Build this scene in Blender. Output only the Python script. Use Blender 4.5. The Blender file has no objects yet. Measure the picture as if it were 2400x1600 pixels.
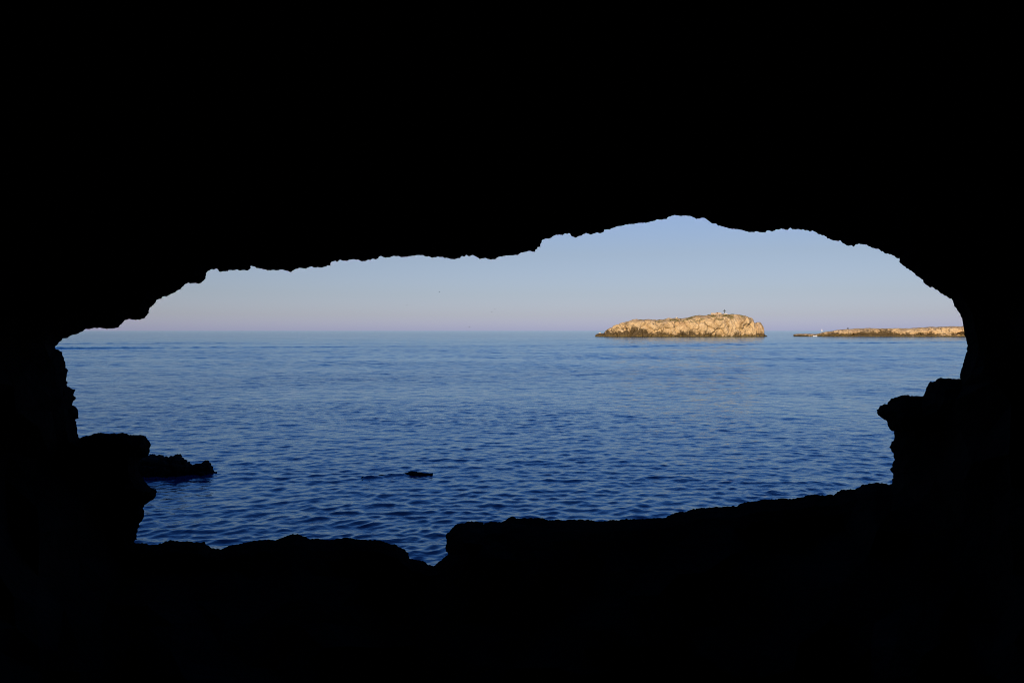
import bpy, math, random
import numpy as np
from mathutils import Vector
from mathutils.geometry import delaunay_2d_cdt

# ------------------------------------------------------------------ basics
S = bpy.context.scene
COL = S.collection
F = 1867.0          # focal length in photograph pixels (28 mm on a 36 mm wide sensor)
HZ = 775.0          # row of the horizon in the photograph
ZC = 4.5            # eye height above the sea, metres
rng = np.random.default_rng(7)
random.seed(7)

def at(px, py, d):                       # a point seen at px,py, d metres out to sea
    return ((px - 1200.0) / F * d, d, ZC + (HZ - py) / F * d)

def tag(o, label=None, cat=None, group=None, kind=None):
    if label: o['label'] = label
    if cat: o['category'] = cat
    if group: o['group'] = group
    if kind: o['kind'] = kind
    return o

def empty(name, loc, rz=0.0):
    o = bpy.data.objects.new(name, None); COL.objects.link(o)
    o.location = loc; o.rotation_euler = (0, 0, rz); o.empty_display_size = .5
    return o

def mesh_obj(name, verts, faces, mat, parent=None, smooth=True, attrs=None):
    me = bpy.data.meshes.new(name)
    verts = np.asarray(verts, dtype=np.float32)
    if isinstance(faces, np.ndarray):
        nf, k = faces.shape
        me.vertices.add(len(verts)); me.vertices.foreach_set('co', verts.ravel())
        me.loops.add(nf * k); me.loops.foreach_set('vertex_index', faces.astype(np.int32).ravel())
        me.polygons.add(nf)
        me.polygons.foreach_set('loop_start', np.arange(0, nf * k, k, dtype=np.int32))
        me.update(calc_edges=True)
    else:
        me.from_pydata([tuple(v) for v in verts], [], faces)
    if attrs:
        for k, a in attrs.items():
            at_ = me.attributes.new(k, 'FLOAT', 'POINT')
            at_.data.foreach_set('value', np.asarray(a, dtype=np.float32).ravel())
    me.polygons.foreach_set('use_smooth', [smooth] * len(me.polygons))
    me.materials.append(mat)
    me.validate(); me.update()
    o = bpy.data.objects.new(name, me); COL.objects.link(o)
    if parent: o.parent = parent
    return o

# ------------------------------------------------------------------ numpy noise
PERM = rng.permutation(256)
PERM = np.concatenate([PERM, PERM, PERM])
GR = rng.normal(size=(256, 3)); GR /= np.linalg.norm(GR, axis=1)[:, None]
RND = rng.random((256, 3))
def _h(i, j, k):
    return PERM[PERM[PERM[i & 255] + (j & 255)] + (k & 255)]
def perlin(p):
    p = np.asarray(p, float); i = np.floor(p).astype(int); f = p - i
    u = f * f * f * (f * (f * 6 - 15) + 10)
    r = 0
    for a in (0, 1):
        for b in (0, 1):
            for c in (0, 1):
                g = GR[_h(i[:, 0] + a, i[:, 1] + b, i[:, 2] + c)]
                d = (g * (f - (a, b, c))).sum(1)
                w = (u[:, 0] if a else 1 - u[:, 0]) * (u[:, 1] if b else 1 - u[:, 1]) * (u[:, 2] if c else 1 - u[:, 2])
                r = r + w * d
    return r * 1.6
def fbm(p, o=4, g=.5):
    p = np.asarray(p, float); r = 0; a = 1
    for k in range(o):
        r = r + a * perlin(p * 2 ** k + 17.3 * k); a *= g
    return r
def worley(p):                           # F1, F2-F1 and a random value of the cell
    p = np.asarray(p, float); i = np.floor(p).astype(int)
    f1 = np.full(len(p), 9.); f2 = np.full(len(p), 9.); cid = np.zeros(len(p))
    for a in (-1, 0, 1):
        for b in (-1, 0, 1):
            for c in (-1, 0, 1):
                h = _h(i[:, 0] + a, i[:, 1] + b, i[:, 2] + c)
                q = i + (a, b, c) + RND[h]
                d = np.linalg.norm(p - q, axis=1)
                n = d < f1
                f2 = np.where(n, f1, np.minimum(f2, d)); cid = np.where(n, RND[h][:, 0], cid)
                f1 = np.where(n, d, f1)
    return f1, f2 - f1, cid

# ------------------------------------------------------------------ materials
def new_mat(name):
    m = bpy.data.materials.new(name); m.use_nodes = True
    return m, m.node_tree, m.node_tree.nodes['Principled BSDF']
def nd(nt, t, **kw):
    n = nt.nodes.new(t)
    for k, v in kw.items(): setattr(n, k, v)
    return n
def math_(nt, op, a, b=None, clamp=False):
    n = nd(nt, 'ShaderNodeMath', operation=op, use_clamp=clamp)
    for i, v in enumerate((a, b)):
        if v is None: continue
        if isinstance(v, (int, float)): n.inputs[i].default_value = v
        else: nt.links.new(v, n.inputs[i])
    return n.outputs[0]
def noise_(nt, vec, scale, detail=4, rough=.55):
    n = nd(nt, 'ShaderNodeTexNoise'); n.inputs['Scale'].default_value = scale
    n.inputs['Detail'].default_value = detail; n.inputs['Roughness'].default_value = rough
    if vec is not None: nt.links.new(vec, n.inputs['Vector'])
    return n.outputs['Fac']
def ramp_(nt, fac, stops):
    r = nd(nt, 'ShaderNodeValToRGB'); e = r.color_ramp.elements
    while len(e) < len(stops): e.new(.5)
    for s, (p, c) in zip(e, stops): s.position = p; s.color = tuple(c) + (1,)
    nt.links.new(fac, r.inputs[0]); return r.outputs[0]
def mix_(nt, fac, a, b):
    n = nd(nt, 'ShaderNodeMix', data_type='RGBA')
    if isinstance(fac, (int, float)): n.inputs[0].default_value = fac
    else: nt.links.new(fac, n.inputs[0])
    for i, v in ((6, a), (7, b)):
        if isinstance(v, tuple): n.inputs[i].default_value = v + (1,)
        else: nt.links.new(v, n.inputs[i])
    return n.outputs[2]

def plain(name, c, rough=.7, var=.15, scale=3.0):
    m, nt, b = new_mat(name)
    co = nd(nt, 'ShaderNodeTexCoord').outputs['Object']
    n = noise_(nt, co, scale)
    lo = tuple(x * (1 - var) for x in c); hi = tuple(min(1, x * (1 + var)) for x in c)
    nt.links.new(ramp_(nt, n, [(.3, lo), (.7, hi)]), b.inputs['Base Color'])
    b.inputs['Roughness'].default_value = rough
    return m

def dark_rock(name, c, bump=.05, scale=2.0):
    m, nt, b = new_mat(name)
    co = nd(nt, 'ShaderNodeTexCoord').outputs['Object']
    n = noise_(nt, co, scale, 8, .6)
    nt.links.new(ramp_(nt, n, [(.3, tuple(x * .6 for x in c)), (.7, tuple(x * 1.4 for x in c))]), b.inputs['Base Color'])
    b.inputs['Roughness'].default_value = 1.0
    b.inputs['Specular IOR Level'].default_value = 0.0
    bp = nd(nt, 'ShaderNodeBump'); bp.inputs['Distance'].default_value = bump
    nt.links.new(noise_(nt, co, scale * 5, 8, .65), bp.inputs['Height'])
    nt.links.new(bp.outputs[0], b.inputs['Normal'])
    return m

def island_mat():
    m, nt, b = new_mat('weathered_limestone')
    L = nt.links
    co = nd(nt, 'ShaderNodeTexCoord').outputs['Object']
    def att(k):
        a = nd(nt, 'ShaderNodeAttribute'); a.attribute_name = k; return a.outputs['Fac']
    n1 = noise_(nt, co, .16, 6, .6)
    base = ramp_(nt, n1, [(.30, (.44, .305, .15)), (.46, (.56, .40, .21)), (.58, (.61, .45, .25)), (.72, (.66, .51, .31))])
    n2 = noise_(nt, co, .9, 6, .65)
    base = mix_(nt, ramp_(nt, n2, [(.52, (0, 0, 0)), (.66, (.45, .45, .45))]), base, (.22, .15, .08))
    orange = noise_(nt, co, .07, 3, .5)
    base = mix_(nt, ramp_(nt, orange, [(.52, (0, 0, 0)), (.68, (.5, .5, .5))]), base, (.50, .28, .12))
    base = mix_(nt, att('crack'), base, (.11, .08, .045))
    base = mix_(nt, att('veg'), base, (.17, .14, .035))
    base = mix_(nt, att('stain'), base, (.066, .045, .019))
    base = mix_(nt, att('ochre'), base, (.34, .235, .06))
    base = mix_(nt, att('wet'), base, (.012, .010, .006))
    L.new(base, b.inputs['Base Color'])
    b.inputs['Roughness'].default_value = .95
    b.inputs['Specular IOR Level'].default_value = .2
    bp = nd(nt, 'ShaderNodeBump'); bp.inputs['Distance'].default_value = .7
    L.new(noise_(nt, co, .8, 8, .62), bp.inputs['Height'])
    L.new(bp.outputs[0], b.inputs['Normal'])
    return m

def sea_mat():
    m, nt, b = new_mat('sea_water')
    L = nt.links
    geo = nd(nt, 'ShaderNodeNewGeometry').outputs['Position']
    def mapped(sx, sy, rot):
        mp = nd(nt, 'ShaderNodeMapping'); mp.inputs['Scale'].default_value = (sx, sy, 1)
        mp.inputs['Rotation'].default_value = (0, 0, rot); L.new(geo, mp.inputs['Vector']); return mp.outputs[0]
    lod = nd(nt, 'ShaderNodeAttribute'); lod.attribute_name = 'lod'; lod = lod.outputs['Fac']
    gust = nd(nt, 'ShaderNodeAttribute'); gust.attribute_name = 'gust'; gust = gust.outputs['Fac']
    # ripples a hand long: everywhere
    b1 = nd(nt, 'ShaderNodeBump'); b1.inputs['Distance'].default_value = .013
    L.new(noise_(nt, mapped(3.6, 7.0, .12), 1.0, 3, .5), b1.inputs['Height'])
    L.new(math_(nt, 'MULTIPLY', gust, .8), b1.inputs['Strength'])
    # wavelets of half a metre to two metres: where the mesh no longer carries them
    b2 = nd(nt, 'ShaderNodeBump'); b2.inputs['Distance'].default_value = .06
    L.new(noise_(nt, mapped(2.3, 3.3, -.1), 1.0, 4, .55), b2.inputs['Height'])
    L.new(math_(nt, 'MULTIPLY', gust, lod), b2.inputs['Strength'])
    L.new(b1.outputs[0], b2.inputs['Normal'])
    # long low undulation far out
    b3 = nd(nt, 'ShaderNodeBump'); b3.inputs['Distance'].default_value = .22
    L.new(noise_(nt, mapped(.42, .34, .05), 1.0, 5, .6), b3.inputs['Height'])
    L.new(math_(nt, 'MULTIPLY', lod, .9), b3.inputs['Strength'])
    L.new(b2.outputs[0], b3.inputs['Normal'])
    nt.nodes.remove(b)
    fr = nd(nt, 'ShaderNodeFresnel'); fr.inputs['IOR'].default_value = 1.333; L.new(b3.outputs[0], fr.inputs['Normal'])
    body = nd(nt, 'ShaderNodeBsdfDiffuse'); body.inputs['Color'].default_value = (.0003, .025, .088, 1)
    gl = nd(nt, 'ShaderNodeBsdfGlossy'); gl.inputs['Color'].default_value = (.77, .93, 1, 1); gl.inputs['Roughness'].default_value = .07
    L.new(b3.outputs[0], gl.inputs['Normal'])
    mx = nd(nt, 'ShaderNodeMixShader'); L.new(fr.outputs[0], mx.inputs[0]); L.new(body.outputs[0], mx.inputs[1]); L.new(gl.outputs[0], mx.inputs[2])
    L.new(mx.outputs[0], nt.nodes['Material Output'].inputs['Surface'])
    return m

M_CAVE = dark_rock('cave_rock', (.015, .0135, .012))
M_REEF = dark_rock('wet_black_rock', (.018, .017, .015), .02, 6)
M_ISL = island_mat()
M_SEA = sea_mat()
M_IRON = plain('weathered_iron', (.03, .045, .04), .6)
M_PALE = plain('pale_rubble', (.50, .39, .27), .9, .2, 1.5)
M_RUST = plain('rusty_brown', (.20, .08, .03), .8)
M_WHITE = plain('white_stone', (.66, .59, .50), .8, .08)
M_SAIL = plain('sailcloth', (.85, .83, .80), .7, .04)
M_HULL = plain('white_hull', (.75, .76, .78), .3, .04)
M_DECK = plain('wooden_deck', (.30, .20, .11), .6)
M_SHRUB = plain('scrub_leaves', (.13, .115, .03), .9, .5, .8)
M_DSHRUB = plain('dark_leaves', (.018, .022, .012), .9, .5, 2)
M_BIRD = plain('dark_feathers', (.03, .03, .035), .8)

# ------------------------------------------------------------------ the cave mouth, traced in photograph pixels
MOUTH = [(128.2,812.5),(146.1,796.4),(146.8,792.9),(155.4,792),(169.6,784.8),(183.9,780.4),(187.5,777.1),(193.8,776.4),(197.3,773.2),(208,770),
(216,769.6),(218.8,768.2),(227.7,768.8),(233.9,766.8),(240.2,769.6),(251.8,770.2),(261.6,770.5),(269.6,769.3),(274.1,767.1),(278.6,766.4),
(282.1,760.7),(289.3,753.9),(289.6,751.8),(294.6,749.1),(302.7,746.8),(307.1,748.2),(314.3,748.2),(319.6,749.3),(330.4,747.9),(335.7,746.4),
(341.1,743.8),(344.6,738.4),(349.6,731.8),(350,723.2),(356.3,715.7),(362.5,711.6),(367,703.6),(373.2,700.4),(376.8,700.4),(382.1,694.3),
(391.1,695),(397.3,692),(401.8,688.4),(409.8,684.8),(421.4,678.2),(426.8,671.4),(433,666.6),(442.9,661.1),(446.4,664.6),(455.4,663.9),
(466,663.6),(468.8,664.6),(476.8,657.1),(481.3,651.8),(483,644.6),(484.3,639.6),(487.5,635.7),(494.6,632.1),(498.2,631.1),(507.1,629.6),
(511.6,630.7),(515.2,636.4),(517.9,637.3),(525,635.7),(533.9,635.7),(537.1,632),(538.4,633.8),(544.6,632.1),(555.4,632.5),(559.8,633.8),
(564.3,632.9),(576.8,633.8),(585.7,631.8),(587.5,628.4),(586.6,623.9),(589.3,622.5),(592.9,623.9),(600.9,627.5),(610.7,629.6),(625,632.1),
(626.8,633.6),(641,633.2),(655.4,632.9),(661.6,631.8),(671.4,634.6),(682.1,637.5),(691,632),(699.1,628),(705.4,628.8),(714.3,628.8),
(717,630.2),(719.6,627.1),(730.4,624.6),(735.7,626.1),(753.6,626.4),(762.5,624.8),(767,622.5),(773.6,622.7),(776.8,615),(780.4,612.7),
(786.6,611),(789.3,613.6),(792.9,612.9),(794.6,609.6),(799,608.6),(805.3,611.6),(814.9,610.5),(827.6,607.4),(840.4,608.4),(846.8,612.2),
(855.3,611.8),(863.8,609.3),(871.2,606.9),(880.8,608),(886.7,605.2),(888.2,601),(893.5,599.9),(904.2,603.5),(915.9,602.9),(923.3,599.5),
(933.9,600.3),(936,601.6),(944.6,602),(961.6,600.3),(976.4,596.9),(989.2,596.9),(995.6,599.9),(1014.7,602.5),(1029.6,601.6),(1038,602),
(1041.3,604.6),(1053,605.2),(1057.2,607.1),(1064.7,607.6),(1076.4,604.2),(1080.6,601.4),(1085.9,601.2),(1092.3,597.4),(1097.6,600.8),(1108.3,597.8),
(1113.6,598.9),(1118.9,603.7),(1124.2,606.3),(1131.6,604.8),(1143.3,606.3),(1151.8,609.1),(1159.3,606.9),(1171,602.5),(1182.7,599.9),(1193.3,597.4),
(1203.9,597.8),(1212.4,597.8),(1220.9,591.4),(1231.5,590.3),(1240.1,587.6),(1252.8,590.1),(1256,585.5),(1260.2,579.1),(1263.9,579.7),(1267.7,572.3),
(1268.8,563.8),(1276.2,559.5),(1289,558.5),(1297.4,552.1),(1301,550.6),(1313.8,549.7),(1319.1,551.2),(1322.3,547.6),(1336.1,547),(1340.3,553.3),
(1347.8,556.5),(1356.3,552.7),(1362.7,552.3),(1373.3,545.9),(1385,550.2),(1394.6,545.5),(1403.1,546.3),(1414.8,544.4),(1416.2,538.5),(1432.8,536.1),
(1447.7,530),(1455.1,530.2),(1464.7,526.1),(1483.8,525.3),(1496.6,521.9),(1513.6,522.5),(1528.5,518.3),(1537,516.6),(1541.2,514),(1551.9,515.1),
(1561.4,512.3),(1564.6,509.1),(1578.4,505.9),(1579.5,503.8),(1594.4,505.9),(1613.5,505.5),(1624.1,508.7),(1631.6,513),(1639,513.6),(1645.4,509.3),
(1651.8,510.8),(1658.2,516.1),(1669.9,523.6),(1677.3,523.6),(1683.7,528.9),(1702.8,533.8),(1713.4,535.3),(1726.2,536.8),(1743.2,539.5),(1751,543.3),
(1756.1,544.3),(1771.4,542.9),(1783.3,544.6),(1793.5,543.8),(1799.5,540),(1810.5,542.1),(1815.6,539.2),(1831,536.5),(1846.3,539.2),(1852.2,534.1),
(1863.3,538.2),(1882,537.1),(1887.1,539.5),(1907.5,541.6),(1917.7,548),(1925.3,551.1),(1931.3,551.4),(1938.9,558.6),(1943.2,558.6),(1946.6,561.1),
(1954.3,562.5),(1961.1,565),(1968.7,563.3),(1978.9,572.2),(1987.4,576.4),(1995.9,575.6),(2001,577.3),(2006.1,573.2),(2017.2,571.9),(2028.7,572.4),
(2036.4,576.8),(2047.8,581),(2062.2,585.8),(2065,589.1),(2082.3,596.4),(2088,596.4),(2095.7,599.8),(2102.4,605.5),(2108.1,604),(2108.1,615.5),
(2124.4,627.9),(2137.8,635.6),(2141.6,640.4),(2162.6,655.7),(2164.5,662.4),(2177.9,671.9),(2186.5,674.2),(2197.1,680.9),(2207.6,688.6),(2225.8,698.7),
(2231.9,698.7),(2230.5,702),(2234.4,707.3),(2237.2,716.9),(2243,726.5),(2250.6,737.9),(2254.5,744.6),(2257.3,760.9),(2259.8,772.4),(2260.6,783.9),
(2265,797.2),(2265.6,804.9),(2267.9,809),(2265.9,818.3),(2264,828.5),(2258.9,843.8),(2256.4,859.1),(2251.3,870.6),(2250,884.6),(2251.3,888.4),
(2244.9,887.7),(2206.6,885.9),(2197.7,887.1),(2192.6,893.5),(2181.1,894.3),(2176,897.9),(2172.2,907.6),(2167.1,922.9),(2165.8,927.2),(2148,928),
(2133.9,927.4),(2130.1,924.9),(2114.8,925.9),(2109.7,928.7),(2102,929.2),(2094.4,933.8),(2088,934.6),(2081.6,940.2),(2079.6,946.3),(2070.2,946.6),
(2063.8,950.9),(2054.8,959.8),(2054.8,967.5),(2058.7,972.6),(2072.7,984.1),(2077,984.1),(2079.6,994.3),(2086.7,1007),(2095.7,1010.9),(2096.4,1017.2),
(2095.2,1032.6),(2089.8,1033.8),(2089.3,1040.2),(2084.9,1047.3),(2088.8,1052.4),(2089.8,1058.1),(2095.2,1060.6),(2093.6,1068.3),(2095.7,1077.2),(2091.3,1088.7),
(2092.3,1093.3),(2084.2,1098.9),(2089.3,1105.3),(2094.9,1112.9),(2090.6,1123.1),(2090.6,1133.3),(2081.1,1136.4),(2077.8,1133.3),(2053.6,1130.8),(2042,1132),
(2017.9,1136.4),(2016.8,1140.1),(2003.5,1145.9),(1986.9,1146.3),(1972.5,1147.4),(1962.6,1151.9),(1957.1,1158.5),(1942.7,1158.5),(1933.8,1160.3),(1920.6,1159.1),
(1909.5,1158),(1898.5,1159.6),(1887.4,1160.7),(1884.1,1164),(1874.1,1164.5),(1863.1,1167.8),(1848.7,1169.5),(1838.8,1167.3),(1827.7,1167.8),(1805.6,1170.7),
(1790.1,1169.5),(1772.4,1172.4),(1752.6,1175.1),(1741.5,1177.3),(1732.7,1181.7),(1727.1,1186.1),(1717.2,1185),(1697.3,1187.2),(1675.2,1187.2),(1659.7,1189),
(1635.4,1190.1),(1624.3,1191.7),(1618.8,1195),(1608.8,1197.8),(1600,1198.3),(1590,1198.9),(1575.2,1204.2),(1563.5,1209.5),(1558.2,1213.7),(1549.7,1213.7),
(1530.5,1213.1),(1515.6,1214.8),(1490.1,1216.5),(1464.6,1215.2),(1451.9,1218.4),(1432.7,1218),(1407.2,1221.2),(1394.5,1220.7),(1386,1217.6),(1362.6,1216.9),
(1332.8,1216.9),(1328.6,1219),(1317.9,1219),(1308.4,1215.9),(1298.8,1218),(1281.8,1218),(1275.4,1214.8),(1269,1212.7),(1237.2,1213.7),(1230.8,1212.7),
(1209.5,1214.2),(1205.3,1210.5),(1198.9,1209.5),(1191.5,1212),(1186.1,1218),(1179.8,1221.8),(1160.6,1222.7),(1157.1,1222.1),(1151.2,1219.6),(1146.1,1223.8),
(1135.9,1225.5),(1133.7,1228.1),(1132.5,1223),(1118,1220.9),(1099.3,1221.3),(1087.4,1224.7),(1072.1,1226.9),(1065.3,1231.5),(1059.4,1237.4),(1052.6,1245.9),
(1046.6,1249.3),(1044.9,1257.8),(1046.9,1273.1),(1043.5,1279.9),(1045.2,1291.8),(1051.4,1297.4),(1046.6,1301.2),(1034.7,1311.4),(1022.8,1319.9),(1016,1326.2),
(1007.5,1322.8),(1003.2,1323.8),(1000.7,1319.9),(991.3,1313.9),(982,1311.1),(973.5,1310.5),(959.9,1307.5),(957.3,1294.4),(951.4,1291),(948,1286.7),
(934.4,1279.9),(927.6,1275.2),(912.2,1273.1),(902,1268),(888.4,1265.5),(857.8,1263.8),(828.9,1262.1),(822.1,1259.9),(811.1,1258.7),(790.1,1262.6),
(781.6,1264.1),(756.1,1262.6),(742.5,1261.2),(725.5,1262.1),(720.4,1259.5),(711.9,1255.3),(703.4,1253.6),(700,1251.5),(686.4,1251.4),(672.8,1254.4),
(659.2,1260.4),(649,1263.8),(642.2,1266),(635.4,1263.8),(625.2,1262.9),(613.3,1265),(592.9,1266.8),(581,1269.7),(567.3,1272.3),(562.2,1274),
(541.8,1275.7),(529.9,1280.8),(517.2,1287.1),(506.1,1285.5),(495.9,1283.3),(482.3,1273.1),(479.8,1268.9),(464.3,1270.4),(450,1268.9),(419.6,1268),
(407.1,1265.4),(392.9,1266.3),(378.6,1272.5),(364.3,1275.2),(348.2,1275.2),(342.9,1272.5),(323.2,1272),(315.2,1270.4),(316.1,1264.5),(319.6,1262.7),
(320.5,1254.6),(322.3,1242.1),(326.8,1231.4),(325.9,1227),(333.9,1217.1),(339.3,1208.2),(338.4,1197.5),(334.8,1190.4),(340.2,1183.2),(345.5,1177),
(358.9,1169.8),(365.2,1160),(367,1150.2),(365.2,1145.7),(355.4,1143.6),(347.3,1138.6),(344.6,1135),(341,1128),(333,1118),(326,1104),
(325,1088),(329,1076),(336,1071.5),(345.5,1068),(349.6,1065.4),(351.8,1049.3),(353.6,1040.4),(350,1033.2),(344.6,1027.9),(342,1021.6),
(332.1,1019.3),(321.4,1019.3),(300,1018),(292.9,1014.5),(286.6,1013.2),(276.8,1015.7),(260.7,1015),(252.7,1016.8),(242.9,1013.9),(230.4,1013.9),
(214.3,1018),(203.6,1021.6),(191.1,1023.9),(185.4,1024.6),(180.4,1014.5),(181.8,1010),(180,999.3),(178.6,988.6),(176.8,983.2),(184.3,978.8),
(183.9,963.6),(180.4,957.3),(172.3,950.2),(170.5,949.3),(171.4,942.1),(176.8,934.1),(176.8,930.5),(172.3,925.2),(175,917.1),(175.4,912.1),
(169.6,911.8),(161.6,906.1),(158,906.4),(157.1,894.8),(154.5,889.5),(157.1,874.3),(159.8,867.1),(158,863.9),(152.7,861.8),(153.6,858),
(153.2,850),(150,841),(146.4,832.1),(144.6,825),(141,822.3),(136.6,818.8),(129.5,817.5)]

def build_cave():
    P = np.array(MOUTH)
    # resample every few centimetres and roughen
    out = []
    for i in range(len(P)):
        a, b = P[i], P[(i + 1) % len(P)]
        n = max(1, int(round(np.linalg.norm(b - a) / 3.2)))
        for k in range(n): out.append(a + (b - a) * k / n)
    R = np.array(out)
    rough = fbm(np.c_[R / 6.0, np.zeros(len(R))], 4, .6) * 1.9
    nrm = np.roll(R, -1, 0) - np.roll(R, 1, 0); nrm = np.c_[nrm[:, 1], -nrm[:, 0]]
    nrm /= np.linalg.norm(nrm, axis=1)[:, None] + 1e-9
    R = R + nrm * rough[:, None]
    T = np.c_[(R[:, 0] - 1200) / F, (HZ - R[:, 1]) / F]        # slopes sideways and upward from the eye
    n0 = len(T)
    K = 96                                                      # outer ring of the chamber wall
    ang = np.linspace(0, 2 * math.pi, K, endpoint=False)
    ring = np.c_[1.15 * np.cos(ang), .05 + .95 * np.sin(ang)]
    # points between mouth and ring
    pts = []
    g = .03
    xs = np.arange(-1.2, 1.2, g); zs = np.arange(-1.0, 1.1, g)
    X, Z = np.meshgrid(xs, zs); Q = np.c_[X.ravel(), Z.ravel()] + rng.uniform(-.3, .3, (X.size, 2)) * g
    fine = np.c_[T + 0, ]
    near = []
    for off in (.006, .014, .026):
        tt = nrm * [1, -1]
        for s in (-1, 1):
            near.append((T + s * tt * off)[::2])
    Q = np.concatenate([Q] + near)
    # inside-mouth test (even-odd) and distance
    def inside(q):
        c = np.zeros(len(q), bool); j = np.roll(T, -1, 0)
        for a, b in zip(T, j):
            cond = ((a[1] > q[:, 1]) != (b[1] > q[:, 1]))
            xx = (b[0] - a[0]) * (q[:, 1] - a[1]) / (b[1] - a[1] + 1e-12) + a[0]
            c ^= cond & (q[:, 0] < xx)
        return c
    def dist(q):
        r = np.empty(len(q))
        for s in range(0, len(q), 1000):
            r[s:s + 1000] = np.sqrt(((q[s:s + 1000, None, :] - T[None]) ** 2).sum(2)).min(1)
        return r
    ok = ~inside(Q) & (((Q[:, 0] / 1.12) ** 2 + ((Q[:, 1] - .05) / .92) ** 2) < 1)
    Q = Q[ok]; dq = dist(Q); Q = Q[dq > .0035]; dq = dq[dq > .0035]
    # thin out
    keep = []; cell = {}
    for i in np.argsort(-dq):
        r = min(.03, max(.0035, dq[i] * .5)) * .7
        k = (int(Q[i, 0] // .03), int(Q[i, 1] // .03)); bad = False
        for a in (-1, 0, 1):
            for b in (-1, 0, 1):
                for j in cell.get((k[0] + a, k[1] + b), ()):
                    if abs(Q[i, 0] - Q[j, 0]) < r and abs(Q[i, 1] - Q[j, 1]) < r: bad = True; break
                if bad: break
            if bad: break
        if not bad: cell.setdefault(k, []).append(i); keep.append(i)
    Q = Q[keep]
    V2 = np.concatenate([T, ring, Q])
    edges = [(i, (i + 1) % n0) for i in range(n0)] + [(n0 + i, n0 + (i + 1) % K) for i in range(K)]
    vs, es, fs, ov, oe, of = delaunay_2d_cdt([Vector(v) for v in V2], edges, [], 0, 1e-7)
    W = np.array([(v.x, v.y) for v in vs])
    fs = np.array([f for f in fs if len(f) == 3])
    cen = W[fs].mean(1)
    ok = ~inside(cen)
    a2 = (W[fs[:, 1]] - W[fs[:, 0]]); b2 = (W[fs[:, 2]] - W[fs[:, 0]])
    flip = (a2[:, 0] * b2[:, 1] - a2[:, 1] * b2[:, 0]) < 0
    fs[flip] = fs[flip][:, ::-1]; fs = fs[ok]
    orig = {}
    for i, o in enumerate(ov):
        for j in o: orig[j] = i
    ringi = [orig[n0 + i] for i in range(K)]
    d = dist(W)
    d[[orig[i] for i in range(n0)]] = 0
    n3 = np.c_[W * 3, np.zeros(len(W))]
    D0 = 6.6 + .5 * fbm(n3 * .8, 2) + np.clip(-W[:, 0], 0, .6) * 1.2      # left jamb stands a little farther out
    amp = np.clip(d / .05, 0, 1)
    yin = D0 * (1 - .9 * d) - .10 * np.clip(d / .012, 0, 1) + amp * .35 * fbm(n3 * 3, 4)
    yin = np.maximum(yin, 1.6)
    yout = D0 * (1 + .75 * d) + .10 * np.clip(d / .012, 0, 1) + amp * .35 * fbm(n3 * 3 + 40, 4)
    def w3(y): return np.c_[W[:, 0] * y, y, ZC + W[:, 1] * y]
    A = w3(yin); B = w3(yout)
    nW = len(W)
    verts = [A, B]; faces = [fs, fs[:, ::-1] + nW]
    # weld the two skins along the mouth: send outer-skin rim indices to the inner ones
    rim = set(orig[i] for i in range(n0))
    remap = np.arange(2 * nW)
    for i in rim: remap[nW + i] = i
    cnt = 2 * nW
    # chamber behind the camera
    base = A[ringi]; prev = ringi; rings_in = []
    for y, s in ((0.6, 1.10), (-1.5, 1.2), (-4, 1.15), (-7, .95), (-9.5, .6), (-10.5, .2)):
        r = base.copy(); c = np.array([0, 0, ZC])
        r[:, 0] = base[:, 0] * s; r[:, 2] = ZC + (base[:, 2] - ZC) * (s if s < 1 else 1); r[:, 1] = y
        r += np.c_[fbm(r * .6, 3), fbm(r * .6 + 9, 3), fbm(r * .6 + 5, 3)] * .3
        r[:, 2] = np.maximum(r[:, 2], .45)
        verts.append(r); idx = list(range(cnt, cnt + K)); cnt += K
        faces.append(np.array([[prev[i], idx[i], idx[(i + 1) % K]] for i in range(K)] + [[prev[i], idx[(i + 1) % K], prev[(i + 1) % K]] for i in range(K)]))
        prev = idx
    verts.append(np.array([[0, -10.7, ZC]])); faces.append(np.array([[prev[i], cnt, prev[(i + 1) % K]] for i in range(K)])); cnt += 1
    # the cliff round it: outward from the outer ring, up, and back inland
    prev = [nW + i for i in ringi]; base = B[ringi]
    for (w, up, dn, y) in ((14, 12, -5, 10.5), (32, 17, -6, 11), (60, 21, -6, 12), (90, 23, -6, 13), (100, 23.5, -7, 8), (100, 24, -7, -30), (96, 24, -7, -60)):
        r = np.empty((K, 3))
        for i, a in enumerate(ang):
            cx, cz = math.cos(a), math.sin(a); m = max(abs(cx), abs(cz)) ** .8
            cx /= m; cz /= m
            r[i] = (cx * w, y, (up * cz if cz > 0 else -dn * cz) + 1.0)
        r += np.c_[fbm(r * .13, 4), fbm(r * .13 + 9, 4), fbm(r * .13 + 5, 4)] * (1.6 if y > 9 else 2.5)
        r[:, 1] = np.maximum(r[:, 1], y - 1.4)
        verts.append(r); idx = list(range(cnt, cnt + K)); cnt += K
        faces.append(np.array([[prev[i], idx[(i + 1) % K], idx[i]] for i in range(K)] + [[prev[i], prev[(i + 1) % K], idx[(i + 1) % K]] for i in range(K)]))
        prev = idx
    verts.append(np.array([[0, -61, 10]])); faces.append(np.array([[prev[i], prev[(i + 1) % K], cnt] for i in range(K)])); cnt += 1
    V = np.concatenate(verts); Fc = np.concatenate(faces)
    remap = np.concatenate([remap, np.arange(2 * nW, cnt)])
    Fc = remap[Fc]
    used = np.zeros(cnt, bool); used[Fc.ravel()] = True
    ni = np.cumsum(used) - 1
    Fc = ni[Fc]; V = V[used]
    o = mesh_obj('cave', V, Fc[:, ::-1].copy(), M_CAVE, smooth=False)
    tag(o, kind='structure')
    return o

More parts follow.
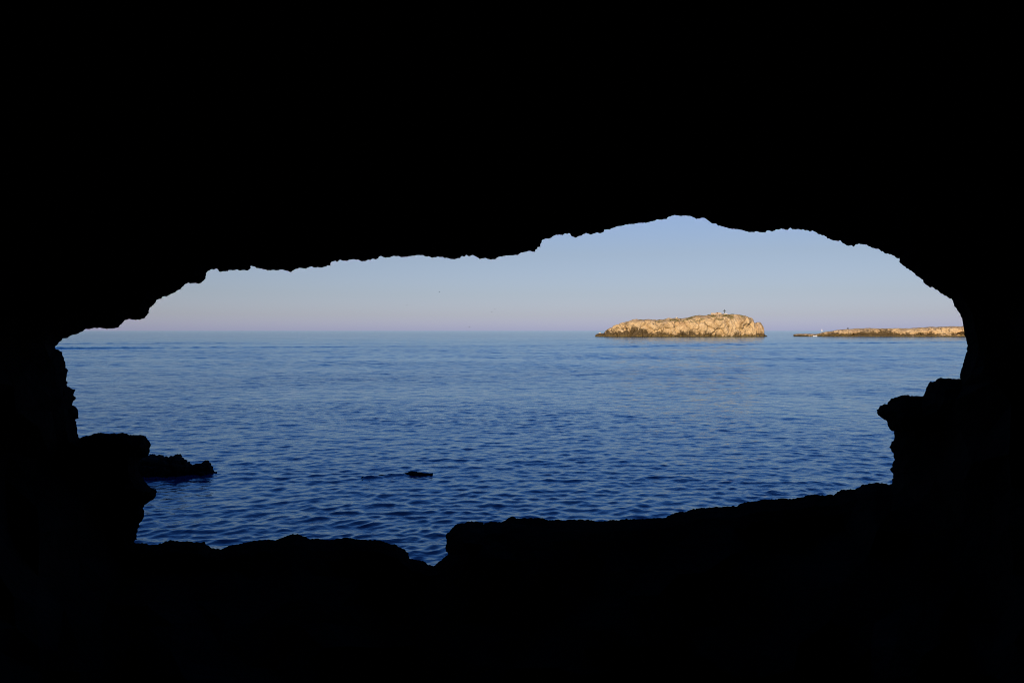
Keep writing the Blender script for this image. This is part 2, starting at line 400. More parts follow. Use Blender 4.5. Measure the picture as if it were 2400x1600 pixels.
# ------------------------------------------------------------------ the sea
def build_sea():
    k = .0033
    r = [5.0]
    while r[-1] < 60000: r.append(r[-1] * (1 + (.0032 if r[-1] < 70 else k if r[-1] < 1500 else .02)))
    r = np.array(r)
    fine = np.radians(np.arange(-37, 37.001, .115)); 
    coarse = np.radians(np.arange(40, 321, 3.0))
    th = np.concatenate([fine, coarse])
    dth = np.concatenate([np.full(len(fine), math.radians(.115)), np.full(len(coarse), math.radians(3))])
    R, TH = np.meshgrid(r, th, indexing='ij'); DT = np.broadcast_to(dth, R.shape)
    X = (R * np.sin(TH)).ravel(); Y = (R * np.cos(TH)).ravel()
    space = np.maximum(R * np.where(R < 70, .0032, np.where(R < 1500, k, .02)), R * DT * .8).ravel()
    # wind patches: broad, drawn out across the view
    gust = .78 + .55 * fbm(np.c_[X / 60, Y / 22, np.zeros_like(X)], 3)
    gust = gust * (1 + .25 * fbm(np.c_[X / 9, Y / 5, np.ones_like(X)], 2))
    gust = np.clip(gust, .25, 1.6)
    Zh = np.zeros_like(X); DX = np.zeros_like(X); DY = np.zeros_like(X); lost = np.zeros_like(X); tot = 0
    N = 130
    for i in range(N):
        lam = .10 * (2.3 / .10) ** ((i + rng.random()) / N)
        spread = .60 if lam < 1.2 else .38
        a = rng.normal(-.10, spread) if i % 4 else rng.normal(.75, .3)     # heading toward the viewer, some crossing
        dx, dy = math.sin(a), -math.cos(a)
        slope = .035 * (1.0 if lam < .45 else (.45 / lam) ** .95)
        kk = 2 * math.pi / lam; amp = slope / kk
        w = np.clip((lam / space - 2.5) / 3, 0, 1)
        tot += slope ** 2; lost += (1 - w) ** 2 * slope ** 2
        ph = kk * (X * dx + Y * dy) + rng.random() * 6.283
        g = gust if lam < 2 else 1
        sel = w > 0
        s = np.zeros_like(X); c = np.zeros_like(X)
        s[sel] = np.sin(ph[sel]); c[sel] = np.cos(ph[sel])
        Zh += w * g * amp * c; DX -= w * g * amp * dx * s * .9; DY -= w * g * amp * dy * s * .9
    far = np.clip((np.hypot(X, Y) - 30) / 110, 0, 1)
    for i in range(56):
        lam = .9 * (5.5 / .9) ** ((i + rng.random()) / 56)
        a = rng.normal(-.1, .8); dx, dy = math.sin(a), -math.cos(a); kk = 2 * math.pi / lam
        w = np.clip((lam / space - 2.3) / 1.5, 0, 1) * far * gust; sel = w > 0
        ph = kk * (X[sel] * dx + Y[sel] * dy) + rng.random() * 6.283
        am = w[sel] * .017 / kk
        Zh[sel] += am * np.cos(ph); DX[sel] -= am * dx * np.sin(ph); DY[sel] -= am * dy * np.sin(ph)
    # wakes crossing far out: long low ridges
    def ridge(p, q, amp, wid, wob, bk=.9):
        (x0, y0), (x1, y1) = p, q
        L = math.hypot(x1 - x0, y1 - y0); ux, uy = (x1 - x0) / L, (y1 - y0) / L
        s = (X - x0) * ux + (Y - y0) * uy
        t = -(X - x0) * uy + (Y - y0) * ux + wob * fbm(np.c_[s / 40, np.zeros_like(s), np.zeros_like(s) + amp * 30], 2)
        e = np.clip(s / (L * .1), 0, 1) * np.clip((L - s) / (L * .25), 0, 1)
        brk = np.clip(.85 + bk * fbm(np.c_[s / (L * .06), t / (wid * 2), np.zeros_like(s)], 3), .1, 1.5)
        return amp * e * brk * np.exp(-(t / wid) ** 2)
    def w2(px, py):
        d = ZC * F / (py - HZ); return ((px - 1200) / F * d, d)
    Zh += ridge(w2(60, 818), w2(420, 815.5), .50, 1.7, .6, .35)
    Zh += ridge(w2(60, 806.5), w2(700, 804), .30, 2.4, 2, .6)
    Zh += ridge(w2(330, 815.5), w2(900, 813), .26, 1.7, 2, .6)
    Zh += ridge(w2(1340, 816), w2(1900, 805), .30, 1.7, 2, .8)
    Zh += ridge(w2(1500, 809), w2(2050, 803), .24, 1.9, 3, .8)
    Zh += ridge(w2(1850, 806), w2(2350, 800.5), .32, 1.7, 2, .8)
    Zh += ridge(w2(845, 1122), w2(975, 1112), .055, .20, .15, .3) + ridge(w2(875, 1116), w2(1030, 1107), .035, .16, .15, .3)
    # the swirl over the shoal round the half-drowned rock
    V = np.c_[X + DX, Y + DY, Zh]
    nr, nt = len(r), len(th)
    idx = np.arange(nr * nt).reshape(nr, nt)
    a = idx[:-1, :]; b = idx[1:, :]
    a2 = np.roll(a, -1, 1); b2 = np.roll(b, -1, 1)
    Fq = np.stack([a, a2, b2, b], -1).reshape(-1, 4)
    lod = np.clip(lost / tot, 0, 1)
    # rim of the inner hole closed by a centre point
    V = np.concatenate([V, [[0, 0, 0]]])
    o = mesh_obj('sea', V, Fq, M_SEA, attrs={'lod': np.append(lod, 0), 'gust': np.append(gust, .5)})
    tag(o, kind='structure')
    return o

# ------------------------------------------------------------------ rock islands
def rock_ridge(name, prof, d, hw, mat, nx=520, nv=150, box=.45, disp=1.6, cell=6.0, dirn=(1, 0), smooth=True,
               stain=None, veg=None, sink=1.5, ochre=.9, wet=.3, undercut=0.0, base_px=None, seed=0, notch=None, feather=1.0, axis=0.0):
    """prof: silhouette points in photograph pixels, left to right; d(px): distance of the crest; hw(px): half depth"""
    prof = np.array(prof)
    px = np.linspace(prof[0, 0], prof[-1, 0], nx)
    py = np.interp(px, prof[:, 0], prof[:, 1])
    D = d(px); H = ZC + (HZ - py) / F * D; H = np.maximum(H, .05)
    x = (px - 1200) / F * D
    v = .5 - .5 * np.cos(np.pi * np.linspace(0, 1, nv)); v = .6 * v + .4 * (.5 - .5 * np.cos(np.pi * v)); ph = np.pi * v
    c = -np.cos(ph); s = np.sin(ph)
    cy = np.sign(c) * np.abs(c) ** .75
    cz = np.abs(s) ** box
    Wd = hw(px)
    Xg = x[:, None] + axis * Wd[:, None] * cy[None]       # the ridge lies square to the line of its bay
    Yg = D[:, None] + Wd[:, None] * cy[None]
    Zg = -sink + (H[:, None] + sink) * cz[None]
    P = np.c_[Xg.ravel(), Yg.ravel(), Zg.ravel()]
    def norm(P):
        G = P.reshape(nx, nv, 3)
        du = np.gradient(G, axis=0); dv = np.gradient(G, axis=1)
        n = np.cross(du, dv).reshape(-1, 3); n /= np.linalg.norm(n, axis=1)[:, None] + 1e-9
        return n
    n = norm(P)
    hrel = np.clip(P[:, 2] / np.maximum(np.repeat(H, nv), .1), 0, 1)
    top = np.clip((hrel - .80) / .2, 0, 1)
    warp = np.c_[fbm(P / cell * .7 + seed, 3), fbm(P / cell * .7 + 31 + seed, 3), fbm(P / cell * .7 + 57 + seed, 3)] * .45
    q = P / cell * (1, 1, .8) + warp + seed
    f1, ed, cid = worley(q)
    f1b, edb, cidb = worley(P / cell * 2.7 + warp * 2 + 11 + seed)
    bul = (np.clip(ed, 0, .35) / .35) ** .5
    bulb = (np.clip(edb, 0, .3) / .3) ** .5
    dd = disp * ((cid - .5) * 1.0 + .6 * (bul - .7) + .18 * (bulb - .7) + .14 * (cidb - .5) + .40 * fbm(P / cell * 1.8 + seed, 4)
                 - .5 * np.clip(fbm(P / (cell * 1.1) + 77 + seed, 3), 0, 1))
    sc = (1 - .6 * top) * (1 - .6 * np.clip((np.repeat(px, nv) - 1755) / 10, 0, 1) * (np.repeat(px, nv) < 1820)) * np.clip(np.repeat(H, nv) / (disp * 2.2), .15, 1)
    dd = dd * sc
    if undercut:
        zz = P[:, 2]; Hh = np.repeat(H, nv)
        dd = dd - undercut * np.exp(-((zz - Hh * .38) / (Hh * .20 + .3)) ** 2) * np.clip(Hh / 4, 0, 1) + .9 * undercut * np.exp(-((zz - .3) / .8) ** 2)
    P2 = P + n * dd[:, None]
    if notch:
        for (p0, p1, z0, z1, dep) in notch:
            pp = np.repeat(px, nv); zt = z1 - (z1 - z0) * .5 * np.abs((pp - (p0 + p1) / 2) / ((p1 - p0) / 2)) ** 3
            k = np.clip((pp - p0) / 2.5, 0, 1) * np.clip((p1 - pp) / 2.5, 0, 1) * np.clip((zt - P2[:, 2]) / .35, 0, 1) * np.clip((P2[:, 2] - z0) / .35, 0, 1) * (P2[:, 1] < np.repeat(D, nv) - Wd.repeat(nv) * .3)
            P2[:, 1] += dep * k; P2[:, 0] += dep * k * axis
    z = P2[:, 2]
    pxr = np.repeat(px, nv)
    attrs = {}
    nz = fbm(P2 / 3.5 * (1, 1, .7) + 5, 4)
    n2 = fbm(P2 / 1.1 + 8, 3)
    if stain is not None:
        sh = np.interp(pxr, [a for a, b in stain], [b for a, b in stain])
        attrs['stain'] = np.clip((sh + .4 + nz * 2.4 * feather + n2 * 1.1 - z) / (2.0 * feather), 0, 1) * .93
        attrs['ochre'] = np.clip((ochre + nz * .6 - z) / .9, 0, 1) * np.clip(.62 + n2 * 1.1, 0, 1)
        attrs['wet'] = np.clip((wet + n2 * .25 - z) / .2, 0, 1)
        up = norm(P2)[:, 2]
        vg = np.interp(pxr, [a for a, b in veg], [b for a, b in veg])
        patch = fbm(P2 / 7 + 3, 3)
        attrs['veg'] = np.clip((up - .35) * 3, 0, 1) * np.clip((patch * 1.5 + vg) * 1.5, 0, 1) * np.clip((z / np.maximum(np.repeat(H, nv), .1) - .62) * 6, 0, 1)
        attrs['crack'] = np.clip(1 - ed / .07, 0, 1) * .85 * np.clip(.6 + nz, .1, 1) + np.clip(1 - edb / .08, 0, 1) * .6 * np.clip(.4 + n2, 0, 1)
    idx = np.arange(nx * nv).reshape(nx, nv)
    Fq = np.stack([idx[:-1, :-1], idx[1:, :-1], idx[1:, 1:], idx[:-1, 1:]], -1).reshape(-1, 4)
    V = P2; 
    e0 = idx[0][::-1].tolist(); e1 = idx[-1].tolist()
    faces = Fq
    # close both ends with fans
    cA = V[idx[0]].mean(0); cB = V[idx[-1]].mean(0)
    V = np.concatenate([V, [cA, cB]]); nA = nx * nv; nB = nA + 1
    fan = [[e0[i], e0[i + 1], nA, nA] for i in range(nv - 1)] + [[e1[i], e1[i + 1], nB, nB] for i in range(nv - 1)]
    tri = [f[:3] for f in fan]
    faces = Fq.tolist() + tri
    at2 = {k: np.concatenate([a, [0, 0]]) for k, a in attrs.items()}
    o = mesh_obj(name, V, faces, mat, smooth=smooth, attrs=at2)
    return o, V

ISL = [(1396.7,786),(1398.5,782.7),(1408,781.0),(1417,780.6),(1419,776.5),(1425.3,772.4),(1431.4,769.8),(1442.7,767.3),(1443.7,764.3),(1455.9,759.2),(1462,755.1),(1474.3,753.1),
(1484.5,750.4),(1502.9,749.6),(1533.5,750),(1555.9,748),(1580.4,746.5),(1604.9,745.3),(1621.2,742.4),(1629.4,740.4),(1645.7,738.8),(1666.1,738.2),
(1686.5,737.1),(1706.9,736.7),(1719.2,738.4),(1743.7,739.8),(1751.8,741.8),(1760,744.9),(1764.1,749),(1766,756.1),(1770.2,758.2),(1773,754.7),
(1780.4,754.4),(1784.1,759.2),(1786.1,769.4),(1787.6,778.6),(1790.7,783.7),(1796.5,787.0)]
HEAD = [(1864.5,786.7),(1868.6,783.3),(1889,782.2),(1911.4,782.7),(1925.7,780.6),(1942,777.6),(1954.3,775.5),(1962.4,773.1),(1986.9,771.8),(2015.5,770.4),
(2038,769.4),(2064.5,770.4),(2095.1,769.8),(2135.9,769.4),(2166.5,767.8),(2178.8,766.5),(2199.2,767),(2227.8,765.3),(2258.4,765.7),(2300,765),(2380,763),(2480,761)]
REEF = [(200,1085),(240,1070),(290,1074),(329,1071),(340,1070),(348.9,1068.5),(360.4,1070.4),(369.3,1076.2),(371.8,1078.4),(375,1074),(378.2,1070.8),(381.4,1071.4),(383.3,1077.5),(387.8,1077.8),
(393,1072),(398.6,1068.5),(409.5,1068.5),(412.7,1064.4),(415.8,1069.2),(426.7,1072.3),(436.9,1078),(438.8,1084.8),(447.1,1091.6),(458.6,1087.4),
(471.3,1086.4),(476.4,1080.4),(484,1080.6),(491.7,1088.3),(496.8,1099),(508,1109)]

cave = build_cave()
sea = build_sea()

DI = 628.0
island, IV = rock_ridge('island', ISL, lambda p: np.full(len(p), DI), 
    lambda p: 3 + 21 * np.clip(np.sin(np.pi * np.clip((p - 1392) / (1806 - 1392), 0, 1)), 0, 1) ** .45, M_ISL,
    nx=760, nv=190, box=.42, disp=2.9, cell=9.0, axis=.215,
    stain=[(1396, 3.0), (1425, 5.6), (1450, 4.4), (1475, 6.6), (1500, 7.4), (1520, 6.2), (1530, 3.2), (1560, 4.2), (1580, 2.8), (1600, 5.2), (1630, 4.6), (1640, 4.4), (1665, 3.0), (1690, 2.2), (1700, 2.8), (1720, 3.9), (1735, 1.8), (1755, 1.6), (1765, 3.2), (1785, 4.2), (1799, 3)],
    veg=[(1396, -.8), (1480, -.4), (1550, -.1), (1600, -.1), (1620, .15), (1660, .1), (1700, .1), (1730, 0), (1799, -.5)], ochre=1.3, wet=.55, seed=3)
tag(island, 'large sunlit tan limestone island with a cross on its summit', 'island')
head, HV = rock_ridge('headland', HEAD, lambda p: np.interp(p, [1864, 1900, 2000, 2260, 2480], [668, 652, 640, 626, 610]),
    lambda p: 3 + np.interp(p, [1864, 1960, 2480], [3, 16, 30]), M_ISL,
    nx=760, nv=150, box=.38, disp=1.5, cell=5.5, undercut=1.9, feather=.7, axis=.52, notch=[(2239, 2285, .9, 3.9, 7.0), (2153, 2161, .6, 2.9, 2.5), (2003, 2008, .8, 2.6, 2.5)],
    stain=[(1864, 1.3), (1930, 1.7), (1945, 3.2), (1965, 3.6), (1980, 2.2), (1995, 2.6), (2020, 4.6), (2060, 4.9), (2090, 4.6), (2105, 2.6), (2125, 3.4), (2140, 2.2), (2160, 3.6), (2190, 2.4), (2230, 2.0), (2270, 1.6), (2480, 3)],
    veg=[(1864, -1), (2480, -.6)], ochre=1.3, wet=.5, seed=9)
tag(head, 'long low tan rocky headland with a dark undercut, right of the island', 'headland')

reef, _ = rock_ridge('rock_outcrop', REEF, lambda p: np.full(len(p), 25.2), lambda p: np.interp(p, [200, 330, 400, 447, 480, 508], [.9, .8, .62, .32, .36, .08]), M_REEF,
    nx=260, nv=90, box=.85, disp=.13, cell=.26, sink=.25, smooth=False, seed=5)
tag(reef, 'black jagged rocks standing in the water beside the left edge of the cave mouth', 'rocks')
SHOAL = [(848,1121),(858,1119.6),(868,1118.6),(878,1119.4),(888,1117.8),(896,1118.2),(905,1116.2),(915,1114.8),(922,1115.2),(930,1112.5),(940,1110.5),(948,1109),(954,1107),(960,1105.2),(967,1104.8),(975,1106.2),(988,1108),(1000,1109.2),(1014,1112.5)]
shoal, _ = rock_ridge('sea_rock', SHOAL, lambda p: np.interp(p, [848, 960], [24.35, 24.9]), lambda p: np.interp(p, [848, 970, 1012], [.12, .2, .1]), M_REEF,
    nx=260, nv=60, box=.7, disp=.07, cell=.3, sink=.15, smooth=False, seed=2)
tag(shoal, 'small low black rock barely breaking the surface out in the open water', 'rock')

# ------------------------------------------------------------------ small things
def box_v(cx, cy, cz, sx, sy, sz, jit=0.0, rz=0.0):
    vs = []
    for a in (-1, 1):
        for b in (-1, 1):
            for c in (-1, 1):
                x, y, z = a * sx / 2, b * sy / 2, c * sz / 2
                x, y = x * math.cos(rz) - y * math.sin(rz), x * math.sin(rz) + y * math.cos(rz)
                vs.append((cx + x + random.uniform(-jit, jit), cy + y + random.uniform(-jit, jit), cz + z + random.uniform(-jit, jit)))
    f = [(0, 1, 3, 2), (4, 6, 7, 5), (0, 4, 5, 1), (2, 3, 7, 6), (0, 2, 6, 4), (1, 5, 7, 3)]
    return vs, f
class MB:
    def __init__(s): s.v = []; s.f = []
    def add(s, vf):
        o = len(s.v); s.v += list(vf[0]); s.f += [tuple(i + o for i in f) for f in vf[1]]; return s
    def build(s, name, mat, parent=None, smooth=False): return mesh_obj(name, s.v, s.f, mat, parent, smooth)
def tube(p0, p1, r0, r1, n=10):
    p0 = Vector(p0); p1 = Vector(p1); z = (p1 - p0).normalized()
    x = z.orthogonal().normalized(); y = z.cross(x); vs = []
    for p, r in ((p0, r0), (p1, r1)):
        for i in range(n):
            a = 2 * math.pi * i / n; vs.append(tuple(p + x * math.cos(a) * r + y * math.sin(a) * r))
    f = [(i, (i + 1) % n, n + (i + 1) % n, n + i) for i in range(n)] + [tuple(range(n))[::-1], tuple(range(n, 2 * n))]
    return vs, f
def ground_z(V, x, y, rad=.8):
    d = np.hypot(V[:, 0] - x, V[:, 1] - y); k = d < rad
    return float(V[k, 2].max()) if k.any() else float(V[d.argmin(), 2])

# cross on the summit
cx, cy, _ = at(1698, 735, DI - 3)
gz = ground_z(IV, cx, cy) - .1
cross = empty('cross', (cx, cy, gz))
tag(cross, 'tall thin dark metal cross standing on the summit of the island', 'cross')
m = MB(); m.add(box_v(0, 0, 2.0, .34, .28, 3.9)); m.add(box_v(0, 0, 4.0, .34, .30, .12)); m.build('post', M_IRON, cross)
m = MB(); m.add(box_v(0, -.01, 2.75, 2.4, .24, .36))
for s in (-1, 1): m.add(box_v(s * 1.06, -.01, 2.75, .10, .26, .34))
m.build('crossbar', M_IRON, cross)
m = MB(); m.add(box_v(.7, .1, .30, 2.6, 1.5, .7, .08)); m.add(box_v(0, 0, .75, 1.0, .9, .4, .04)); m.add(box_v(1.5, -.1, .72, .8, .8, .35, .08)); m.build('plinth', M_WHITE, cross)

# ruined walls left of the cross
rx, ry, _ = at(1679, 736, DI - 3)
rz_ = min(ground_z(IV, rx - 3, ry), ground_z(IV, rx + 3, ry)) - .15
ruin = empty('ruined_building', (rx, ry, rz_))
tag(ruin, 'low ruined pale stone walls on the summit, left of the cross', 'ruin')
def rubble(name, x0, x1, y0, y1, h0, h1, n):
    m = MB()
    for i in range(n):
        t = (i + .5) / n; x = x0 + (x1 - x0) * t; y = y0 + (y1 - y0) * t; h = h0 + (h1 - h0) * t
        z = 0
        while z < h:
            hh = random.uniform(.28, .45)
            m.add(box_v(x + random.uniform(-.05, .05), y + random.uniform(-.05, .05), z + hh / 2, abs(x1 - x0) / n + .12, .7, hh + .05, .05)); z += hh
    return m.build(name, M_PALE, ruin)
rubble('wall', -4.1, -1.2, 0, .3, 1.5, .9, 6)
rubble('wall', -1.0, .9, -.1, .1, 1.3, 1.6, 4)
rubble('wall', 1.3, 4.0, 0, -.3, 1.6, 1.1, 5)
rubble('wall', -3.5, 3.5, 3.5, 3.9, .9, 1.2, 10)
m = MB(); m.add(box_v(.5, -.5, 1.65, 1.1, .25, .45, .04)); m.add(box_v(.9, -.5, 1.2, .22, .22, .7, .02)); m.build('lintel', M_RUST, ruin)

# pale stones
def stone(px, V, d, s, label):
    x, y, _ = at(px, 760, d); z = ground_z(V, x, y, 1.2)
    f1 = 0; n = 14; vs = []; fs = []
    for i in range(7):
        for j in range(n):
            a = math.pi * i / 6; b = 2 * math.pi * j / n
            k = 1 + random.uniform(-.14, .14)
            vs.append((s[0] * math.sin(a) * math.cos(b) * k, s[1] * math.sin(a) * math.sin(b) * k, s[2] * math.cos(a) * k))
    for i in range(6):
        for j in range(n): fs.append((i * n + j, i * n + (j + 1) % n, (i + 1) * n + (j + 1) % n, (i + 1) * n + j))
    o = mesh_obj('stone', vs, fs, M_WHITE, smooth=False); o.location = (x, y, z + s[2] * .5)
    tag(o, label, 'stone')
stone(1586, IV, DI - 6, (1.0, .6, .45), 'small pale stone halfway along the top of the island, left of the ruin')
stone(1406, IV, DI - 1.5, (.9, .6, .4), 'small pale stone on the low ledge at the left tip of the island')

# shrub on the headland: many small leaves round a stem
def shrub(x, y, z, r, h, name, label, mat, n=260):
    e = empty(name, (x, y, z)); tag(e, label, 'shrub')
    vs = []; fs = []
    for i in range(n):
        a = random.uniform(0, 6.283); u = random.random() ** .4; b = random.uniform(0, 1)
        cxx = r * u * math.cos(a) * math.sqrt(max(0, 1 - (b - .4) ** 2 * 2)); cyy = r * u * math.sin(a); czz = h * (.15 + .85 * b)
        t = Vector((random.gauss(0, 1), random.gauss(0, 1), random.gauss(0, 1))).normalized() * .16
        w = t.orthogonal().normalized() * .07; c = Vector((cxx, cyy, czz)); k = len(vs)
        vs += [tuple(c - t), tuple(c + w), tuple(c + t), tuple(c - w)]; fs.append((k, k + 1, k + 2, k + 3))
    mesh_obj('foliage', vs, fs, mat, e, False)
    m = MB(); m.add(tube((0, 0, -.2), (.05, 0, h * .6), .07, .03, 6)); m.build('stem', M_DECK, e)
sx, sy, _ = at(1987.2, 772, 634)
shrub(sx, sy, ground_z(HV, sx, sy, 1.0), .55, 1.1, 'shrub', 'small dark bush alone on top of the low headland', M_DSHRUB)

# low scrub carpeting the summit
vs = []; fs = []
top = IV[(IV[:, 2] > 13) & (IV[:, 1] < DI + 5) & (IV[:, 1] > DI - 22)]
pxv = top[:, 0] / top[:, 1] * F + 1200
wgt = np.interp(pxv, [1540, 1600, 1620, 1700, 1730, 1765], [0, .15, 1, 1, .4, 0])
pick = rng.random(len(top)) < wgt * .03 * (fbm(top / 6 + 2, 2) > -.1)
for p in top[pick][:2600]:
    for q in range(7):
        c = Vector(p) + Vector((random.gauss(0, .3), random.gauss(0, .3), abs(random.gauss(0, .14))))
        t = Vector((random.gauss(0, 1), random.gauss(0, 1), random.gauss(0, 1))).normalized() * .15
        w = t.orthogonal().normalized() * .08; k = len(vs)
        vs += [tuple(c - t), tuple(c + w), tuple(c + t), tuple(c - w)]; fs.append((k, k + 1, k + 2, k + 3))
if vs:
    sc = mesh_obj('scrub', vs, fs, M_SHRUB, None, False)
    tag(sc, 'low olive green scrub growing over the top of the island', 'scrub', kind='stuff')

# boats
def hull_mesh(L, Bm, Hh, n=24, sheer=.15):
    """sections from stern (-x) to bow (+x)"""
    vs = []; fs = []; m = 9
    for i in range(n):
        t = i / (n - 1); x = -L / 2 + L * t
        b = Bm / 2 * (1 - max(0, (t - .45) / .55) ** 2.2) * (.75 + .25 * min(1, t / .3)); b = max(b, .01)
        dk = Hh * (1 + sheer * (2 * t - .8) ** 2); ke = -Hh * .5 * (1 - max(0, (t - .7) / .3) ** 2 * .9)
        for j in range(m):
            a = -math.pi / 2 + math.pi * j / (m - 1)
            yy = b * math.sin(a); zz = dk - (dk - ke) * math.cos(a) ** .7 if abs(math.cos(a)) > 1e-6 else dk
            vs.append((x, yy, zz))
    for i in range(n - 1):
        for j in range(m - 1): k = i * m + j; fs.append((k, k + m, k + m + 1, k + 1))
    fs.append(tuple(range(m))[::-1]); fs.append(tuple(range((n - 1) * m, n * m)))
    return vs, fs
bx, by, _ = at(1926.2, 776, 4700)
yacht = empty('sailboat', (bx, by, 0), math.radians(28))
tag(yacht, 'tiny white sailing boat with raised sails on the horizon above the headland', 'sailboat')
m = MB(); m.add(hull_mesh(13, 3.6, 1.3)); m.build('hull', M_HULL, yacht, True)
m = MB(); m.add(box_v(0, 0, 1.3, 10, 2.0, .1)); m.build('deck', M_DECK, yacht)
m = MB(); m.add(box_v(-.5, 0, 1.65, 4.2, 1.8, .6, .05)); m.build('cabin', M_HULL, yacht)
m = MB(); m.add(tube((1, 0, 1.2), (1, 0, 19.0), .12, .07)); m.add(tube((1, 0, 2.4), (-5.2, 0, 2.4), .09, .07)); m.build('mast', M_IRON, yacht)
def sail(name, foot0, foot1, head, belly):
    vs = []; fs = []; n = 12
    for i in range(n + 1):
        t = i / n
        a = Vector(foot0).lerp(Vector(head), t); b = Vector(foot1).lerp(Vector(head), t ** .85)
        for j in range(n + 1):
            s = j / n; p = a.lerp(b, s); p.y += belly * math.sin(math.pi * s) * math.sin(math.pi * min(1, t + .15)) 
            vs.append(tuple(p))
    for i in range(n):
        for j in range(n): k = i * (n + 1) + j; fs.append((k, k + 1, k + n + 2, k + n + 1))
    o = mesh_obj(name, vs, fs, M_SAIL, yacht, True)
    md = o.modifiers.new('thick', 'SOLIDIFY'); md.thickness = .03
sail('mainsail', (.85, 0, 2.6), (-5.0, 0, 2.6), (.9, 0, 18.7), .6)
sail('jib', (6.1, 0, 1.5), (1.4, .3, 2.2), (1.3, 0, 17.2), .7)

bx, by, _ = at(1910, 787.5, 630)
boat = empty('motorboat', (bx, by, 0), math.radians(8))
tag(boat, 'small white motorboat close in front of the low tip of the headland', 'motorboat')
m = MB(); m.add(hull_mesh(3.8, 1.5, .55, sheer=.5)); m.build('hull', M_HULL, boat, True)
m = MB(); m.add(box_v(-.2, 0, .62, .35, 1.1, .06)); m.build('seat', M_DECK, boat)
m = MB(); m.add(box_v(.55, 0, .80, .08, .9, .35, .02)); m.build('windscreen', M_HULL, boat)
m = MB(); m.add(box_v(-1.98, 0, .62, .26, .28, .42, .02)); m.add(box_v(-1.98, 0, .2, .1, .1, .5)); m.build('outboard_motor', M_IRON, boat)

# birds over the sea
def bird_mesh():
    m = MB()
    vs = []; fs = []; n = 8; secs = [(-.24, .005), (-.15, .02), (-.05, .05), (.06, .055), (.13, .035), (.17, .035), (.21, .012)]
    for x, r in secs:
        for j in range(n): a = 6.283 * j / n; vs.append((x, r * math.cos(a), r * math.sin(a)))
    for i in range(len(secs) - 1):
        for j in range(n): fs.append((i * n + j, i * n + (j + 1) % n, (i + 1) * n + (j + 1) % n, (i + 1) * n + j))
    m.add((vs, fs))
    for s in (-1, 1):
        w = [(.10, s * .03, .02), (-.04, s * .03, .02), (-.01, s * .25, .13), (.10, s * .25, .13), (-.10, s * .52, .06), (-.07, s * .54, .06)]
        lo = [(x, y, z - .012) for x, y, z in w]
        f = [(0, 1, 2, 3), (3, 2, 4, 5), (9, 8, 7, 6), (11, 10, 8, 9), (0, 3, 9, 6), (3, 5, 11, 9), (5, 4, 10, 11), (4, 2, 8, 10), (2, 1, 7, 8), (1, 0, 6, 7)]
        m.add((w + lo, f))
    return m
bird = bird_mesh().build('bird', M_BIRD)
BIRDS = [(1030, 684.6, 300, .4, 'dark speck of a bird, highest of those flying over the horizon'),
         (1152.5, 730.8, 290, 1.8, 'dark speck of a bird, lower of the close pair over the horizon'),
         (1160, 724.6, 420, 2.5, 'faint speck of a bird, upper of the close pair over the horizon'),
         (1100, 766.6, 300, -.7, 'dark speck of a bird, the lowest one just above the sea horizon'),
         (954, 715.3, 420, .9, 'faint speck of a bird, leftmost of those flying over the horizon')]
for i, (px, py, d, rz, lab) in enumerate(BIRDS):
    o = bird if i == 0 else bird.copy()
    if i: COL.objects.link(o)
    o.location = at(px, py, d); o.rotation_euler = (.15, 0, rz); o.scale = (1.05,) * 3
    tag(o, lab, 'bird', 'birds flying over the horizon')

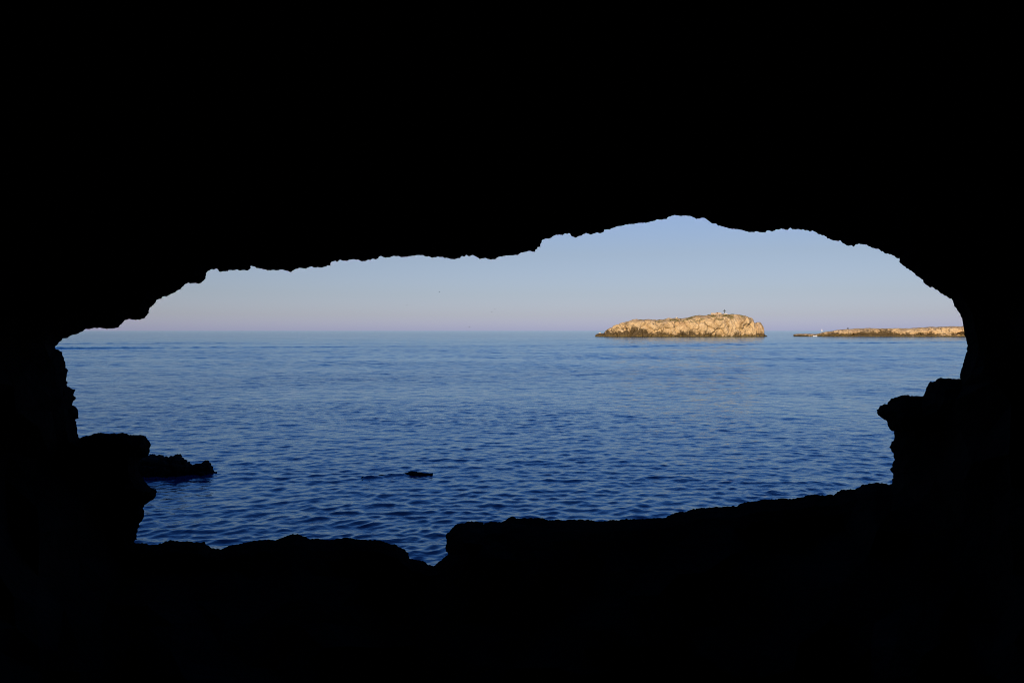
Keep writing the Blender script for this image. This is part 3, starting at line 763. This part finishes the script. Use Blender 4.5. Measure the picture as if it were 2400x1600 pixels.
# ------------------------------------------------------------------ light, sky, camera
SUN_EL, SUN_AZ = math.radians(16), math.radians(196)       # azimuth clockwise from +Y: behind the viewer, to the left
sd = Vector((math.sin(SUN_AZ) * math.cos(SUN_EL), math.cos(SUN_AZ) * math.cos(SUN_EL), math.sin(SUN_EL)))
sl = bpy.data.lights.new('sun', 'SUN'); sl.energy = 4.5; sl.angle = math.radians(.5); sl.color = (1, .76, .455)
so = bpy.data.objects.new('sun', sl); COL.objects.link(so); so.rotation_euler = sd.to_track_quat('Z', 'Y').to_euler(); so.location = (0, -50, 60)

w = bpy.data.worlds.new('World'); S.world = w; w.use_nodes = True
nt = w.node_tree; bg = nt.nodes['Background']
sky = nd(nt, 'ShaderNodeTexSky', sky_type='NISHITA'); sky.sun_disc = False
sky.sun_elevation = SUN_EL; sky.sun_rotation = SUN_AZ; sky.altitude = 0; sky.air_density = 1.0; sky.dust_density = .6; sky.ozone_density = 3.0
gz_ = nd(nt, 'ShaderNodeTexCoord').outputs['Generated']
sx_ = nd(nt, 'ShaderNodeSeparateXYZ'); nt.links.new(gz_, sx_.inputs[0])
# violet horizon haze and bluer high sky, painted as a tint by height
tint = ramp_(nt, sx_.outputs[2], [(0.0, (.84, .88, 1.70)), (.02, (.76, .76, 1.19)), (.045, (.735, .70, .965)), (.095, (.81, .70, .82)), (.14, (.88, .765, .90)), (.20, (.80, .86, 1.10)), (.28, (.58, .98, 1.60)), (.5, (.36, .78, 1.55))])
mm = nd(nt, 'ShaderNodeMix', data_type='RGBA', blend_type='MULTIPLY'); mm.inputs[0].default_value = 1
nt.links.new(sky.outputs[0], mm.inputs[6]); nt.links.new(tint, mm.inputs[7])
nt.links.new(mm.outputs[2], bg.inputs['Color']); bg.inputs['Strength'].default_value = .104

cam = bpy.data.cameras.new('camera'); co = bpy.data.objects.new('camera', cam); COL.objects.link(co)
co.location = (0, 0, ZC); co.rotation_euler = (math.radians(90), 0, 0)
cam.sensor_width = 36; cam.lens = 36 * F / 2400; cam.shift_y = -(800 - HZ) / 2400; cam.clip_start = .1; cam.clip_end = 120000
S.camera = co
S.view_settings.view_transform = 'Standard'; S.view_settings.look = 'None'; S.view_settings.gamma = 1; S.view_settings.exposure = 0
S.render.engine = 'CYCLES'
S.cycles.pixel_filter_type = 'BLACKMAN_HARRIS'; S.cycles.filter_width = .95
